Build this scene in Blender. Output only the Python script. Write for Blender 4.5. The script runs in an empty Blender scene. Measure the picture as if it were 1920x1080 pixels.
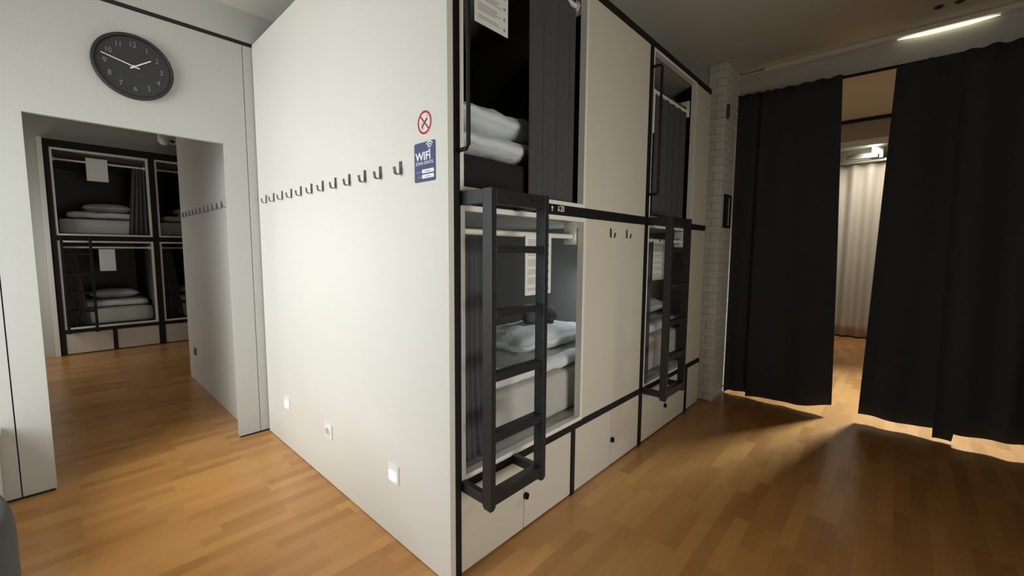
import bpy, bmesh, math, random
from mathutils import Matrix, Vector, noise
random.seed(7)
S = bpy.context.scene
COL = S.collection

# ------------------------------------------------------------------ camera
cam_d = bpy.data.cameras.new('camera'); cam = bpy.data.objects.new('camera', cam_d); COL.objects.link(cam)
FPX = 783.42
cam_d.sensor_width = 36; cam_d.sensor_fit = 'HORIZONTAL'; cam_d.lens = FPX / 1920 * 36
cam_d.clip_start = 0.05
yaw, pitch, roll = (math.radians(a) for a in (42.709, 5.185, 0.372))
fw = Vector((math.cos(yaw) * math.cos(pitch), math.sin(yaw) * math.cos(pitch), -math.sin(pitch)))
rt = Vector((math.sin(yaw), -math.cos(yaw), 0)); up = rt.cross(fw)
r2 = math.cos(roll) * rt + math.sin(roll) * up; u2 = -math.sin(roll) * rt + math.cos(roll) * up
cam.matrix_world = Matrix(((r2.x, u2.x, -fw.x, 0), (r2.y, u2.y, -fw.y, 0), (r2.z, u2.z, -fw.z, 1.4), (0, 0, 0, 1)))
S.camera = cam

# ------------------------------------------------------------------ world, exposure, daylight
S.view_settings.view_transform = 'Standard'; S.view_settings.look = 'None'
S.view_settings.gamma = 1; S.view_settings.use_curve_mapping = False
S.view_settings.exposure = 0.0
W = bpy.data.worlds.new('world'); S.world = W; W.use_nodes = True
W.node_tree.nodes['Background'].inputs[0].default_value = (0.75, 0.85, 1, 1)
W.node_tree.nodes['Background'].inputs[1].default_value = 0.35

def area(name, loc, aim, sx, sy, power, col=(1, 1, 1), spread=180):
    d = bpy.data.lights.new(name, 'AREA'); d.shape = 'RECTANGLE'; d.size = sx; d.size_y = sy
    d.energy = power; d.color = col; d.spread = math.radians(spread)
    o = bpy.data.objects.new(name, d); COL.objects.link(o); o.location = loc
    o.rotation_euler = (Vector(aim) - Vector(loc)).to_track_quat('-Z', 'Y').to_euler()
    return o
# daylight at the window in the left wall, at the window behind the camera, in the next room and in the far room
area('daylight_window', (-1.88, 2.30, 1.70), (1.0, 2.75, 0.55), 1.8, 1.9, 61, (0.95, 0.985, 1.0), 128)
area('daylight_rear', (1.2, -2.45, 1.0), (2.0, 1.3, 1.35), 2.4, 1.2, 25, (1.0, 0.97, 0.89), 80)
area('daylight_next_room', (-1.35, 7.1, 1.3), (0.9, 7.1, 0.9), 1.2, 1.4, 17, (0.98, 0.98, 0.95), 160)
area('light_far_room', (6.7, -0.6, 2.95), (4.5, 0.0, 0.0), 0.5, 0.5, 54, (0.80, 0.92, 1.0), 68)
area('cove_far_room', (8.45, 0.4, 2.98), (8.70, 0.4, 2.0), 0.05, 2.4, 30, (1.0, 0.99, 0.90), 140)

# ------------------------------------------------------------------ materials
def mat(name, col, rough=0.6, var=0.06, scale=6.0, bump=0.0, bscale=60.0, metal=0.0, spec=0.5, emit=None, estr=1.0, stretch=(1, 1, 1), sheen=0.0):
    m = bpy.data.materials.new(name); m.use_nodes = True
    nt = m.node_tree; b = nt.nodes['Principled BSDF']
    tc = nt.nodes.new('ShaderNodeTexCoord'); mp = nt.nodes.new('ShaderNodeMapping')
    mp.inputs['Scale'].default_value = stretch
    nt.links.new(tc.outputs['Object'], mp.inputs[0])
    nz = nt.nodes.new('ShaderNodeTexNoise'); nz.inputs['Scale'].default_value = scale; nz.inputs['Detail'].default_value = 4
    nt.links.new(mp.outputs[0], nz.inputs[0])
    rp = nt.nodes.new('ShaderNodeMix'); rp.data_type = 'RGBA'
    rp.inputs['A'].default_value = (*[max(0, c * (1 - var)) for c in col], 1)
    rp.inputs['B'].default_value = (*[min(1, c * (1 + var)) for c in col], 1)
    nt.links.new(nz.outputs['Fac'], rp.inputs['Factor']); nt.links.new(rp.outputs['Result'], b.inputs['Base Color'])
    b.inputs['Roughness'].default_value = rough; b.inputs['Metallic'].default_value = metal
    b.inputs['Specular IOR Level'].default_value = spec
    b.inputs['Sheen Weight'].default_value = sheen
    if emit:
        b.inputs['Emission Color'].default_value = (*emit, 1); b.inputs['Emission Strength'].default_value = estr
    if bump:
        n2 = nt.nodes.new('ShaderNodeTexNoise'); n2.inputs['Scale'].default_value = bscale; n2.inputs['Detail'].default_value = 3
        nt.links.new(mp.outputs[0], n2.inputs[0])
        bp = nt.nodes.new('ShaderNodeBump'); bp.inputs['Strength'].default_value = bump; bp.inputs['Distance'].default_value = 0.01
        nt.links.new(n2.outputs['Fac'], bp.inputs['Height']); nt.links.new(bp.outputs[0], b.inputs['Normal'])
    return m

def floor_mat():
    m = bpy.data.materials.new('oak_parquet'); m.use_nodes = True; nt = m.node_tree; b = nt.nodes['Principled BSDF']; L = nt.links.new
    tc = nt.nodes.new('ShaderNodeTexCoord')
    br = nt.nodes.new('ShaderNodeTexBrick'); L(tc.outputs['Object'], br.inputs['Vector'])
    br.inputs['Scale'].default_value = 1.0; br.inputs['Brick Width'].default_value = 0.47; br.inputs['Row Height'].default_value = 0.068
    br.inputs['Mortar Size'].default_value = 0.0008; br.inputs['Mortar Smooth'].default_value = 0.2; br.inputs['Bias'].default_value = 0.0
    br.offset = 0.37; br.offset_frequency = 3; br.squash = 0.8; br.squash_frequency = 2
    br.inputs['Color1'].default_value = (0, 0, 0, 1); br.inputs['Color2'].default_value = (1, 1, 1, 1); br.inputs['Mortar'].default_value = (0.3, 0.3, 0.3, 1)
    mp = nt.nodes.new('ShaderNodeMapping'); mp.inputs['Scale'].default_value = (2.2, 26, 1); L(tc.outputs['Object'], mp.inputs[0])
    nz = nt.nodes.new('ShaderNodeTexNoise'); nz.inputs['Scale'].default_value = 3; nz.inputs['Detail'].default_value = 5; L(mp.outputs[0], nz.inputs[0])
    mx = nt.nodes.new('ShaderNodeMath'); mx.operation = 'MULTIPLY_ADD'; mx.inputs[1].default_value = 0.38; L(nz.outputs['Fac'], mx.inputs[0])
    m2 = nt.nodes.new('ShaderNodeMath'); m2.operation = 'MULTIPLY'; m2.inputs[1].default_value = 0.62; L(br.outputs['Color'], m2.inputs[0]); L(m2.outputs[0], mx.inputs[2])
    cr = nt.nodes.new('ShaderNodeValToRGB'); L(mx.outputs[0], cr.inputs[0])
    cr.color_ramp.elements[0].position = 0.0; cr.color_ramp.elements[0].color = (0.37, 0.157, 0.042, 1)
    cr.color_ramp.elements[1].position = 1.0; cr.color_ramp.elements[1].color = (0.64, 0.325, 0.098, 1)
    L(cr.outputs[0], b.inputs['Base Color'])
    b.inputs['Roughness'].default_value = 0.27
    rz = nt.nodes.new('ShaderNodeTexNoise'); rz.inputs['Scale'].default_value = 2.5; L(tc.outputs['Object'], rz.inputs[0])
    rr = nt.nodes.new('ShaderNodeMapRange'); rr.inputs['To Min'].default_value = 0.22; rr.inputs['To Max'].default_value = 0.34; L(rz.outputs['Fac'], rr.inputs[0]); L(rr.outputs[0], b.inputs['Roughness'])
    bp = nt.nodes.new('ShaderNodeBump'); bp.inputs['Strength'].default_value = 0.04; bp.inputs['Distance'].default_value = 0.002; L(nz.outputs['Fac'], bp.inputs['Height']); L(bp.outputs[0], b.inputs['Normal'])
    return m

def brick_mat():
    m = bpy.data.materials.new('white_painted_brick'); m.use_nodes = True; nt = m.node_tree; b = nt.nodes['Principled BSDF']; L = nt.links.new
    tc = nt.nodes.new('ShaderNodeTexCoord'); sp = nt.nodes.new('ShaderNodeSeparateXYZ'); L(tc.outputs['Object'], sp.inputs[0])
    ad = nt.nodes.new('ShaderNodeMath'); ad.operation = 'ADD'; L(sp.outputs[0], ad.inputs[0]); L(sp.outputs[1], ad.inputs[1])
    cb = nt.nodes.new('ShaderNodeCombineXYZ'); L(ad.outputs[0], cb.inputs[0]); L(sp.outputs[2], cb.inputs[1])
    br = nt.nodes.new('ShaderNodeTexBrick'); L(cb.outputs[0], br.inputs['Vector'])
    br.inputs['Scale'].default_value = 1; br.inputs['Brick Width'].default_value = 0.21; br.inputs['Row Height'].default_value = 0.068; br.inputs['Mortar Size'].default_value = 0.006
    br.inputs['Mortar Smooth'].default_value = 0.6
    br.inputs['Color1'].default_value = (0.66, 0.65, 0.58, 1); br.inputs['Color2'].default_value = (0.72, 0.71, 0.63, 1); br.inputs['Mortar'].default_value = (0.6, 0.59, 0.52, 1)
    L(br.outputs['Color'], b.inputs['Base Color']); b.inputs['Roughness'].default_value = 0.6
    nz = nt.nodes.new('ShaderNodeTexNoise'); nz.inputs['Scale'].default_value = 45; L(tc.outputs['Object'], nz.inputs[0])
    sb = nt.nodes.new('ShaderNodeMath'); sb.operation = 'MULTIPLY_ADD'; sb.inputs[1].default_value = 0.35; L(nz.outputs['Fac'], sb.inputs[0])
    iv = nt.nodes.new('ShaderNodeMath'); iv.operation = 'SUBTRACT'; iv.inputs[0].default_value = 1; L(br.outputs['Fac'], iv.inputs[1]); L(iv.outputs[0], sb.inputs[2])
    bp = nt.nodes.new('ShaderNodeBump'); bp.inputs['Strength'].default_value = 0.7; bp.inputs['Distance'].default_value = 0.006; L(sb.outputs[0], bp.inputs['Height']); L(bp.outputs[0], b.inputs['Normal'])
    return m

M = dict(
    floor=floor_mat(), brick=brick_mat(),
    wall=mat('white_laminate_panel', (0.69, 0.68, 0.615), 0.42, 0.02, 2, 0.02, 8),
    paint=mat('grey_white_painted_wall', (0.45, 0.45, 0.415), 0.6, 0.03, 3, 0.05, 120),
    ceil=mat('ceiling_paint', (0.62, 0.61, 0.54), 0.85, 0.04, 2, 0.05, 40),
    beige=mat('beige_laminate', (0.62, 0.57, 0.475), 0.62, 0.04, 40, 0.02, 60, stretch=(1, 1, 4)),
    trim=mat('white_trim', (0.78, 0.77, 0.70), 0.4, 0.02),
    black=mat('black_steel', (0.008, 0.008, 0.008), 0.62, 0.1, 20, 0.03, 90, spec=0.3),
    ladder=mat('ladder_steel', (0.016, 0.017, 0.018), 0.42, 0.08, 20, 0.03, 90, spec=0.5),
    groove=mat('black_groove', (0.01, 0.01, 0.01), 0.8),
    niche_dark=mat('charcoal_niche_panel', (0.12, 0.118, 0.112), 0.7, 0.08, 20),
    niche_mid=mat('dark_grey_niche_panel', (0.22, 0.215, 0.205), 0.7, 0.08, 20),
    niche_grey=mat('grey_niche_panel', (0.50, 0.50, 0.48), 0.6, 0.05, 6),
    rod=mat('white_enamel', (0.80, 0.79, 0.72), 0.35, 0.02),
    sheet=mat('white_bed_linen', (0.66, 0.70, 0.71), 0.9, 0.05, 9, 0.35, 26),
    mattress=mat('grey_mattress_cover', (0.50, 0.49, 0.45), 0.9, 0.05, 12, 0.2, 60),
    blackfab=mat('black_mattress_cover', (0.008, 0.008, 0.009), 0.9, 0.1, 12, 0.2, 200),
    towel=mat('dark_grey_towel', (0.10, 0.10, 0.105), 1.0, 0.15, 30, 0.6, 180),
    curt=mat('charcoal_curtain_cloth', (0.052, 0.053, 0.056), 0.95, 0.18, 90, 0.25, 420, spec=0.15),
    bcurt=mat('grey_bunk_curtain_cloth', (0.08, 0.08, 0.083), 0.95, 0.12, 60, 0.25, 350, spec=0.2),
    beigecurt=mat('pale_beige_curtain', (0.50, 0.44, 0.36), 0.9, 0.08, 8, 0.1, 200, stretch=(1, 6, 0.4)),
    paper=mat('white_paper', (0.78, 0.78, 0.74), 0.8, 0.02),
    ink=mat('grey_ink', (0.30, 0.30, 0.29), 0.9), inkdark=mat('dark_ink', (0.06, 0.06, 0.06), 0.9),
    navy=mat('navy_sign', (0.055, 0.075, 0.17), 0.45, 0.05), signwhite=mat('sign_white', (0.85, 0.86, 0.88), 0.5, 0.01),
    red=mat('sign_red', (0.42, 0.025, 0.04), 0.5, 0.05), signpink=mat('sign_backing', (0.80, 0.74, 0.71), 0.5, 0.02),
    nickel=mat('brushed_nickel', (0.16, 0.16, 0.14), 0.38, 0.08, 50, metal=0.7),
    chrome=mat('chrome', (0.7, 0.7, 0.7), 0.12, 0.02, metal=1.0),
    plastic=mat('white_plastic', (0.80, 0.79, 0.75), 0.35, 0.02), socketgrey=mat('socket_recess', (0.42, 0.42, 0.40), 0.5),
    clock=mat('clock_black', (0.012, 0.012, 0.013), 0.45, 0.08), clockface=mat('clock_face', (0.024, 0.024, 0.027), 0.55, 0.06),
    numeral=mat('numeral_grey', (0.20, 0.20, 0.20), 0.6), hand=mat('hand_white', (0.72, 0.72, 0.70), 0.4),
    led=mat('step_light_lens', (0.9, 0.9, 0.9), 0.4, 0, emit=(1, 0.98, 0.93), estr=7),
    striphighlight=mat('emissive_highlight', (0.9, 0.9, 0.8), 0.4, 0, emit=(1, 0.95, 0.70), estr=1.1),  # emission stands in for a reflection on the ceiling strip
    chair=mat('grey_felt', (0.04, 0.041, 0.040), 0.95, 0.12, 60, 0.4, 300, sheen=0.2),
    bench=mat('white_bench', (0.72, 0.70, 0.66), 0.5, 0.02), darkwood=mat('dark_leg', (0.05, 0.035, 0.025), 0.5),
    spot=mat('ceiling_spot_brown', (0.10, 0.045, 0.035), 0.6), screen=mat('dark_panel', (0.03, 0.03, 0.032), 0.3),
    greywall=mat('grey_brown_wall', (0.36, 0.34, 0.30), 0.7, 0.05, 3),
)

# ------------------------------------------------------------------ mesh helpers
class MB:
    def __init__(s): s.bm = bmesh.new()
    def box(s, x0, x1, y0, y1, z0, z1, bev=0.0, seg=2):
        b = bmesh.new(); bmesh.ops.create_cube(b, size=1)
        for v in b.verts: v.co = Vector(((x0 + x1) / 2 + v.co.x * (x1 - x0), (y0 + y1) / 2 + v.co.y * (y1 - y0), (z0 + z1) / 2 + v.co.z * (z1 - z0)))
        if bev: bmesh.ops.bevel(b, geom=b.edges[:], offset=bev, segments=seg, affect='EDGES', profile=0.5)
        return s.add(b)
    def add(s, b):
        t = bpy.data.meshes.new('t'); b.to_mesh(t); b.free(); s.bm.from_mesh(t); bpy.data.meshes.remove(t); return s
    def tube(s, pts, r, n=12):
        b = bmesh.new(); rings = []; pts = [Vector(p) for p in pts]
        rs = r if isinstance(r, (list, tuple)) else [r] * len(pts)
        for i, p in enumerate(pts):
            d = (pts[min(i + 1, len(pts) - 1)] - pts[max(i - 1, 0)]).normalized()
            a = d.orthogonal().normalized() if abs(d.z) > 0.9 or True else None
            ref = Vector((0, 0, 1)) if abs(d.z) < 0.9 else Vector((1, 0, 0))
            a = d.cross(ref).normalized(); c = d.cross(a)
            rings.append([b.verts.new(p + rs[i] * (math.cos(t * 2 * math.pi / n) * a + math.sin(t * 2 * math.pi / n) * c)) for t in range(n)])
        for i in range(len(rings) - 1):
            for t in range(n): b.faces.new((rings[i][t], rings[i][(t + 1) % n], rings[i + 1][(t + 1) % n], rings[i + 1][t]))
        b.faces.new(rings[0]); b.faces.new(rings[-1]); bmesh.ops.recalc_face_normals(b, faces=b.faces[:])
        return s.add(b)
    def cyl(s, a, c, r, n=24, r2=None): return s.tube([a, c], [r, r if r2 is None else r2], n)
    def prism(s, poly, f0, f1):
        """poly: 2D points; f0,f1 map a 2D point to 3D for the two caps"""
        b = bmesh.new(); A = [b.verts.new(f0(*p)) for p in poly]; B = [b.verts.new(f1(*p)) for p in poly]; n = len(poly)
        b.faces.new(A); b.faces.new(B[::-1])
        for i in range(n): b.faces.new((A[i], B[i], B[(i + 1) % n], A[(i + 1) % n]))
        bmesh.ops.recalc_face_normals(b, faces=b.faces[:]); return s.add(b)
    def soft(s, c, d, r=0.04, n=10, amp=0.0, freq=6.0, puff=0.0, seed=0.0, rz=0.0, sag=None):
        """rounded soft box: centre c, dims d; puff thins the edges like a pillow"""
        b = bmesh.new(); bmesh.ops.create_cube(b, size=2); bmesh.ops.subdivide_edges(b, edges=b.edges[:], cuts=n, use_grid_fill=True)
        h = Vector(d) / 2
        for v in b.verts:
            u = v.co.copy(); p = Vector((u.x * h.x, u.y * h.y, u.z * h.z))
            rr = min(r, *h)
            q = Vector([max(-h[i] + rr, min(h[i] - rr, p[i])) for i in range(3)]); e = p - q
            if e.length > 1e-6: p = q + e.normalized() * rr * min(1, max(abs(e.x), abs(e.y), abs(e.z)) / rr)
            if puff:
                k = (1 - abs(u.x) ** 3 * puff) * (1 - abs(u.y) ** 3 * puff); p.z *= k
                p.x *= 1 - 0.06 * (1 - abs(u.y) ** 2) * abs(u.x); p.y *= 1 - 0.06 * (1 - abs(u.x) ** 2) * abs(u.y)
            if amp:
                nv = noise.noise_vector(Vector((p.x * freq + seed, p.y * freq + seed * 2, p.z * freq))); p += nv * amp
                p.z += noise.noise(Vector((p.x * freq * 2.2 - seed, p.y * freq * 2.2, seed))) * amp
            if sag: p.z += sag(p.x, p.y)
            x, y = p.x * math.cos(rz) - p.y * math.sin(rz), p.x * math.sin(rz) + p.y * math.cos(rz)
            v.co = Vector(c) + Vector((x, y, p.z))
        return s.add(b)

def obj(name, mb, m, parent=None, smooth=False, base=None):
    bm = mb.bm; off = Vector(base) if base else (Vector(parent['_w']) if parent is not None else Vector((0, 0, 0)))
    for v in bm.verts: v.co -= off
    me = bpy.data.meshes.new(name); bm.to_mesh(me); bm.free()
    me.materials.append(M[m] if isinstance(m, str) else m)
    if smooth:
        me.polygons.foreach_set('use_smooth', [True] * len(me.polygons))
    o = bpy.data.objects.new(name, me); COL.objects.link(o)
    if parent is not None:
        o.parent = parent; o['_w'] = tuple(parent['_w'])
        if base: o.location = Vector(base) - Vector(parent['_w']); o['_w'] = tuple(base)
    else:
        o.location = off; o['_w'] = tuple(off)
    return o
def smooth_angle(o, deg=40):
    bm = bmesh.new(); bm.from_mesh(o.data)
    for e in bm.edges:
        if len(e.link_faces) == 2 and e.calc_face_angle(0) > math.radians(deg): e.smooth = False
    bm.to_mesh(o.data); bm.free(); o.data.polygons.foreach_set('use_smooth', [True] * len(o.data.polygons)); return o
def tag(o, label, cat, group=None):
    o['label'] = label; o['category'] = cat
    if group: o['group'] = group
    return o
def thing(name, loc, label, cat, group=None):
    o = bpy.data.objects.new(name, None); COL.objects.link(o); o.location = loc; o['_w'] = tuple(loc); o.empty_display_size = 0.1
    return tag(o, label, cat, group)
def struct(name, mb, m, **k):
    o = obj(name, mb, m, **k); o['kind'] = 'structure'; return o
def kids(o): return [c for c in bpy.data.objects if c.parent == o]
def dup(o, loc, label=None, parent=None, group=None):
    c = o.copy(); COL.objects.link(c); c.parent = parent
    if loc is not None: c.location = loc; c['_w'] = tuple(loc)
    if label: c['label'] = label
    if group: c['group'] = group
    for k in kids(o): dup(k, None, parent=c)
    return c

def text_mesh(body, size, m, name, parent, origin, xdir, ydir, align='CENTER', depth=0.0006, squeeze=1.0, bold=0.0, fit=None):
    cu = bpy.data.curves.new(name, 'FONT'); cu.body = body; cu.size = size; cu.align_x = align; cu.align_y = 'CENTER'; cu.extrude = depth; cu.offset = bold
    tmp = bpy.data.objects.new('tmp_text', cu); COL.objects.link(tmp)
    dg = bpy.context.evaluated_depsgraph_get(); dg.update()
    me = bpy.data.meshes.new_from_object(tmp.evaluated_get(dg)); bpy.data.objects.remove(tmp); bpy.data.curves.remove(cu)
    if fit:
        xs = [v.co.x for v in me.vertices]; ys = [v.co.y for v in me.vertices]
        for v in me.vertices: v.co.x = ((v.co.x - min(xs)) / (max(xs) - min(xs)) - 0.5) * fit[0]; v.co.y = ((v.co.y - min(ys)) / (max(ys) - min(ys)) - 0.5) * fit[1]
    xd, yd = Vector(xdir), Vector(ydir); zd = xd.cross(yd); O = Vector(origin) - Vector(parent['_w'])
    for v in me.vertices: v.co = O + xd * v.co.x * squeeze + yd * v.co.y + zd * v.co.z
    me.materials.clear(); me.materials.append(M[m]); me.name = name
    o = bpy.data.objects.new(name, me); COL.objects.link(o); o.parent = parent; o['_w'] = tuple(parent['_w'])
    return o

ZC = 3.06      # ceiling
XW = 1.023     # white panel wall
YB = 1.295     # bunk front
YD = 3.49      # doorway wall

# ------------------------------------------------------------------ setting
struct('floor', MB().box(-2.2, 9.2, -2.8, 10.2, -0.05, 0), 'floor')
struct('ceiling', MB().box(-2.2, 9.2, -2.8, 10.2, ZC, ZC + 0.05), 'ceil')
# doorway wall
w = MB()
w.box(-0.088, 0.827, YD, YD + 0.03, 2.122, 2.822); w.box(-0.216, -0.088, YD, YD + 0.03, 0.016, 2.822)
w.box(0.827, 0.9625, YD, YD + 0.03, 0.016, 2.822); w.box(-1.9, -0.2215, YD, YD + 0.03, 0.016, 2.822)
w.box(0.9665, XW + 0.03, YD, YD + 0.03, 0.016, 2.822); w.box(-1.9, 4.6, YD, YD + 0.04, 2.85, ZC)
w.box(XW + 0.03, 4.6, YD + 0.01, YD + 0.04, 0, 2.85)
struct('wall_back', w, 'paint')
struct('trim_1', MB().box(-1.9, XW + 0.02, YD + 0.006, YD + 0.03, 2.822, 2.85), 'groove')
t = MB(); t.box(-0.2215, -0.216, YD + 0.012, YD + 0.028, 0.016, 2.822); t.box(0.9625, 0.9665, YD + 0.012, YD + 0.028, 0.016, 2.822)
t.box(-1.9, -0.095, YD + 0.008, YD + 0.03, 0, 0.016); t.box(0.835, XW, YD + 0.008, YD + 0.03, 0, 0.016)
struct('trim_2', t, 'groove')
struct('wall_side', MB().box(XW, XW + 0.029, 1.28, 3.478, 0.004, 2.836, 0.002), 'wall')
# window wall, rear walls
w = MB(); w.box(-2.0, -1.9, -2.6, 1.35, 0, ZC); w.box(-2.0, -1.9, 3.25, YD + 0.04, 0, ZC); w.box(-2.0, -1.9, 1.35, 3.25, 0, 0.55); w.box(-2.0, -1.9, 1.35, 3.25, 2.55, ZC)
struct('wall_left', w, 'paint')
f = MB(); f.box(-1.95, -1.89, 1.35, 1.39, 0.55, 2.55); f.box(-1.95, -1.89, 3.21, 3.25, 0.55, 2.55); f.box(-1.95, -1.89, 1.35, 3.25, 0.55, 0.59); f.box(-1.95, -1.89, 1.35, 3.25, 2.51, 2.55)
struct('window_1', f, 'trim')
struct('wall_light_blocker', MB().box(-1.9, -0.21, 1.2, 1.3, 0, ZC, 0.002), 'paint')  # unseen wall piece, added to keep window light off the right-hand floor
struct('wall_rear', MB().box(-2.0, 4.6, -2.65, -2.55, 0, ZC), 'paint')
# right wall with the curtained opening
w = MB(); w.box(4.49, 4.55, -2.6, -0.98, 0, ZC); w.box(4.49, 4.55, -0.98, 1.22, 2.83, ZC); w.box(4.49, 4.55, 1.22, 3.5, 0, ZC)
struct('wall_right', w, 'ceil')
struct('pillar', MB().box(4.066, 4.489, 1.212, 1.36, 0, ZC, 0.004), 'brick')
struct('wall_stub', MB().box(4.075, 4.489, 1.36, 3.49, 0, ZC), 'paint')
struct('baseboard_right', MB().box(4.066, 4.489, 1.200, 1.211, 0, 0.012), 'trim')
struct('trim_3', MB().box(4.47, 4.489, 1.02, 1.215, 3.035, 3.052), 'trim')
# room beyond the curtains
w = MB(); w.box(8.95, 9.05, -2.6, 3.5, 0, ZC); w.box(4.55, 9.05, 1.9, 2.0, 0, ZC); w.box(4.55, 9.05, -2.65, -2.55, 0, ZC)
struct('wall_far', w, 'paint')
struct('beam', MB().box(6.9, 7.3, -2.5, 1.9, 2.80, ZC), 'paint')
struct('trim_4', MB().box(6.87, 6.899, -2.5, 1.9, 3.02, 3.055), 'groove')
# next room
w = MB(); w.box(-1.7, 2.9, 9.95, 10.05, 0, ZC); w.box(2.85, 2.95, 5.7, 10, 0, ZC); w.box(-1.55, 2.85, 7.96, 8.0, 2.76, ZC); w.box(-1.55, -0.106, 7.96, 8.0, 0, 2.76)
struct('wall_next', w, 'paint')
w = MB(); w.box(-1.65, -1.55, YD + 0.04, 10, 0, ZC)
struct('wall_outer', w, 'paint')
struct('wall_end', MB().box(0.912, 0.95, YD + 0.042, 5.66, 0.0, 2.84), 'wall')

# ------------------------------------------------------------------ bunk beds
def frame_strips(x0, x1, z0, z1, wl, y0, y1):
    f = MB(); f.box(x0, x0 + wl, y0, y1, z0, z1); f.box(x1 - wl, x1, y0, y1, z0, z1)
    f.box(x0 + wl, x1 - wl, y0, y1, z0, z0 + wl); f.box(x0 + wl, x1 - wl, y0, y1, z1 - wl, z1); return f
def liner(x0, x1, y0, y1, z0, z1, t=0.012):
    n = MB(); n.box(x0 - t, x0, y0, y1, z0, z1); n.box(x1, x1 + t, y0, y1, z0, z1); n.box(x0 - t, x1 + t, y0, y1, z0 - t, z0)
    n.box(x0 - t, x1 + t, y1, y1 + t, z0 - t, z1 + t); return n
def niche_top(parent, x0, x1, y0, y1, z, m='greywall'): return obj('niche_ceiling', MB().box(x0 - 0.012, x1 + 0.012, y0, y1, z, z + 0.012), m, parent)
def rod_part(parent, x0, x1, y, z, r=0.0135, plate=True):
    m = MB(); m.cyl((x0, y, z), (x1, y, z), r, 16); m.cyl((x1 - 0.02, y, z), (x1, y, z), r + 0.012, 16); m.cyl((x0, y, z), (x0 + 0.02, y, z), r + 0.012, 16)
    if plate: m.box(x1 - 0.003, x1 + 0.001, y - 0.025, y + 0.06, z - 0.045, z + 0.085, 0.001)
    return smooth_angle(obj('curtain_rod', m, 'rod', parent))
def lock(parent, x, z, y):
    m = MB(); m.cyl((x, y, z), (x, y - 0.012, z), 0.017, 20); m.box(x - 0.003, x + 0.003, y - 0.02, y - 0.011, z - 0.013, z + 0.013, 0.001)
    o = smooth_angle(obj('lock', m, 'black', parent)); return o

# --- bay by the white wall
b1 = thing('bunk_bed', (1.9, YB, 0), 'black framed double bunk unit at the white wall corner, numbered 20', 'bunk bed', 'built-in bunk units in this room')
Y0, Y1 = 1.290, 1.345
obj('post', MB().box(1.054, 1.0925, Y0, Y1, 0, 2.80, 0.0015), 'black', b1)
obj('post', MB().box(2.740, 2.787, Y0, Y1, 0, 2.758, 0.0015), 'black', b1)
obj('rail', MB().box(1.0925, 2.740, Y0, Y1, 0.385, 0.424, 0.0015), 'black', b1)
midrail = obj('rail', MB().box(1.0925, 2.740, Y0, Y1, 1.579, 1.632, 0.0015), 'black', b1)
obj('rail', MB().box(1.0925, 2.787, Y0, Y1, 2.758, 2.80, 0.0015), 'black', b1)
obj('post', MB().box(1.904, 1.940, Y0, Y1, 0, 0.385, 0.0015), 'black', b1)
obj('front_panel', MB().box(2.004, 2.738, 1.294, 1.314, 0.425, 1.578, 0.002), 'beige', b1)
obj('front_panel', MB().box(1.990, 2.738, 1.294, 1.314, 1.633, 2.757, 0.002), 'beige', b1)
obj('opening_frame', frame_strips(1.0955, 2.003, 0.4245, 1.5785, 0.022, 1.291, 1.33), 'trim', b1)['label'] = 'white frame of the lower opening'
obj('opening_frame', frame_strips(1.0930, 1.989, 1.6325, 2.7575, 0.019, 1.291, 1.33), 'trim', b1)['label'] = 'white frame of the upper opening'
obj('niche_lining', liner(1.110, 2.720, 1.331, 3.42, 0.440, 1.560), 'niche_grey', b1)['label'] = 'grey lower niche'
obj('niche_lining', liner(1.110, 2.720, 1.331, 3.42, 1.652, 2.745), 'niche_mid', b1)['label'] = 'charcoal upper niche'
niche_top(b1, 1.110, 2.720, 1.331, 3.42, 1.560); niche_top(b1, 1.110, 2.720, 1.331, 3.42, 2.745)
obj('top_panel', MB().box(1.054, 2.787, 1.345, 3.47, 2.77, 2.80), 'wall', b1)
def door(parent, x0, x1, with_lock=None):
    d = obj('locker_door', MB().box(x0, x1, 1.295, 1.315, 0.010, 0.383, 0.0015), 'beige', parent)
    if with_lock: lock(d, with_lock, 0.178, 1.295)
    return d
door(b1, 1.0945, 1.497); door(b1, 1.503, 1.902, 1.512); door(b1, 1.942, 2.352); door(b1, 2.358, 2.738, 2.366)
for x in (1.4975, 2.3525): obj('door_strip', MB().box(x, x + 0.005, 1.300, 1.32, 0.01, 0.383), 'trim', b1)
rod_part(b1, 1.111, 1.985, 1.365, 1.478); rod_part(b1, 1.111, 1.985, 1.365, 2.705)
def arrow(parent, x, z, upw):
    k = 1 if upw else -1
    p = [(0, 0.015), (0.009, 0.003), (0.0025, 0.003), (0.0025, -0.014), (-0.0025, -0.014), (-0.0025, 0.003), (-0.009, 0.003)]
    return obj('number_arrow', MB().prism([(a, c * k) for a, c in p], lambda a, c: (x + a, Y0 - 0.0012, z + c), lambda a, c: (x + a, Y0, z + c)), 'signwhite', parent)
text_mesh('20', 0.044, 'signwhite', 'bunk_number', b1, (1.7745, Y0 - 0.0005, 1.611), (1, 0, 0), (0, 0, 1), squeeze=0.85)
arrow(b1, 1.7440, 1.611, False); arrow(b1, 1.690, 1.609, True)

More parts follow.
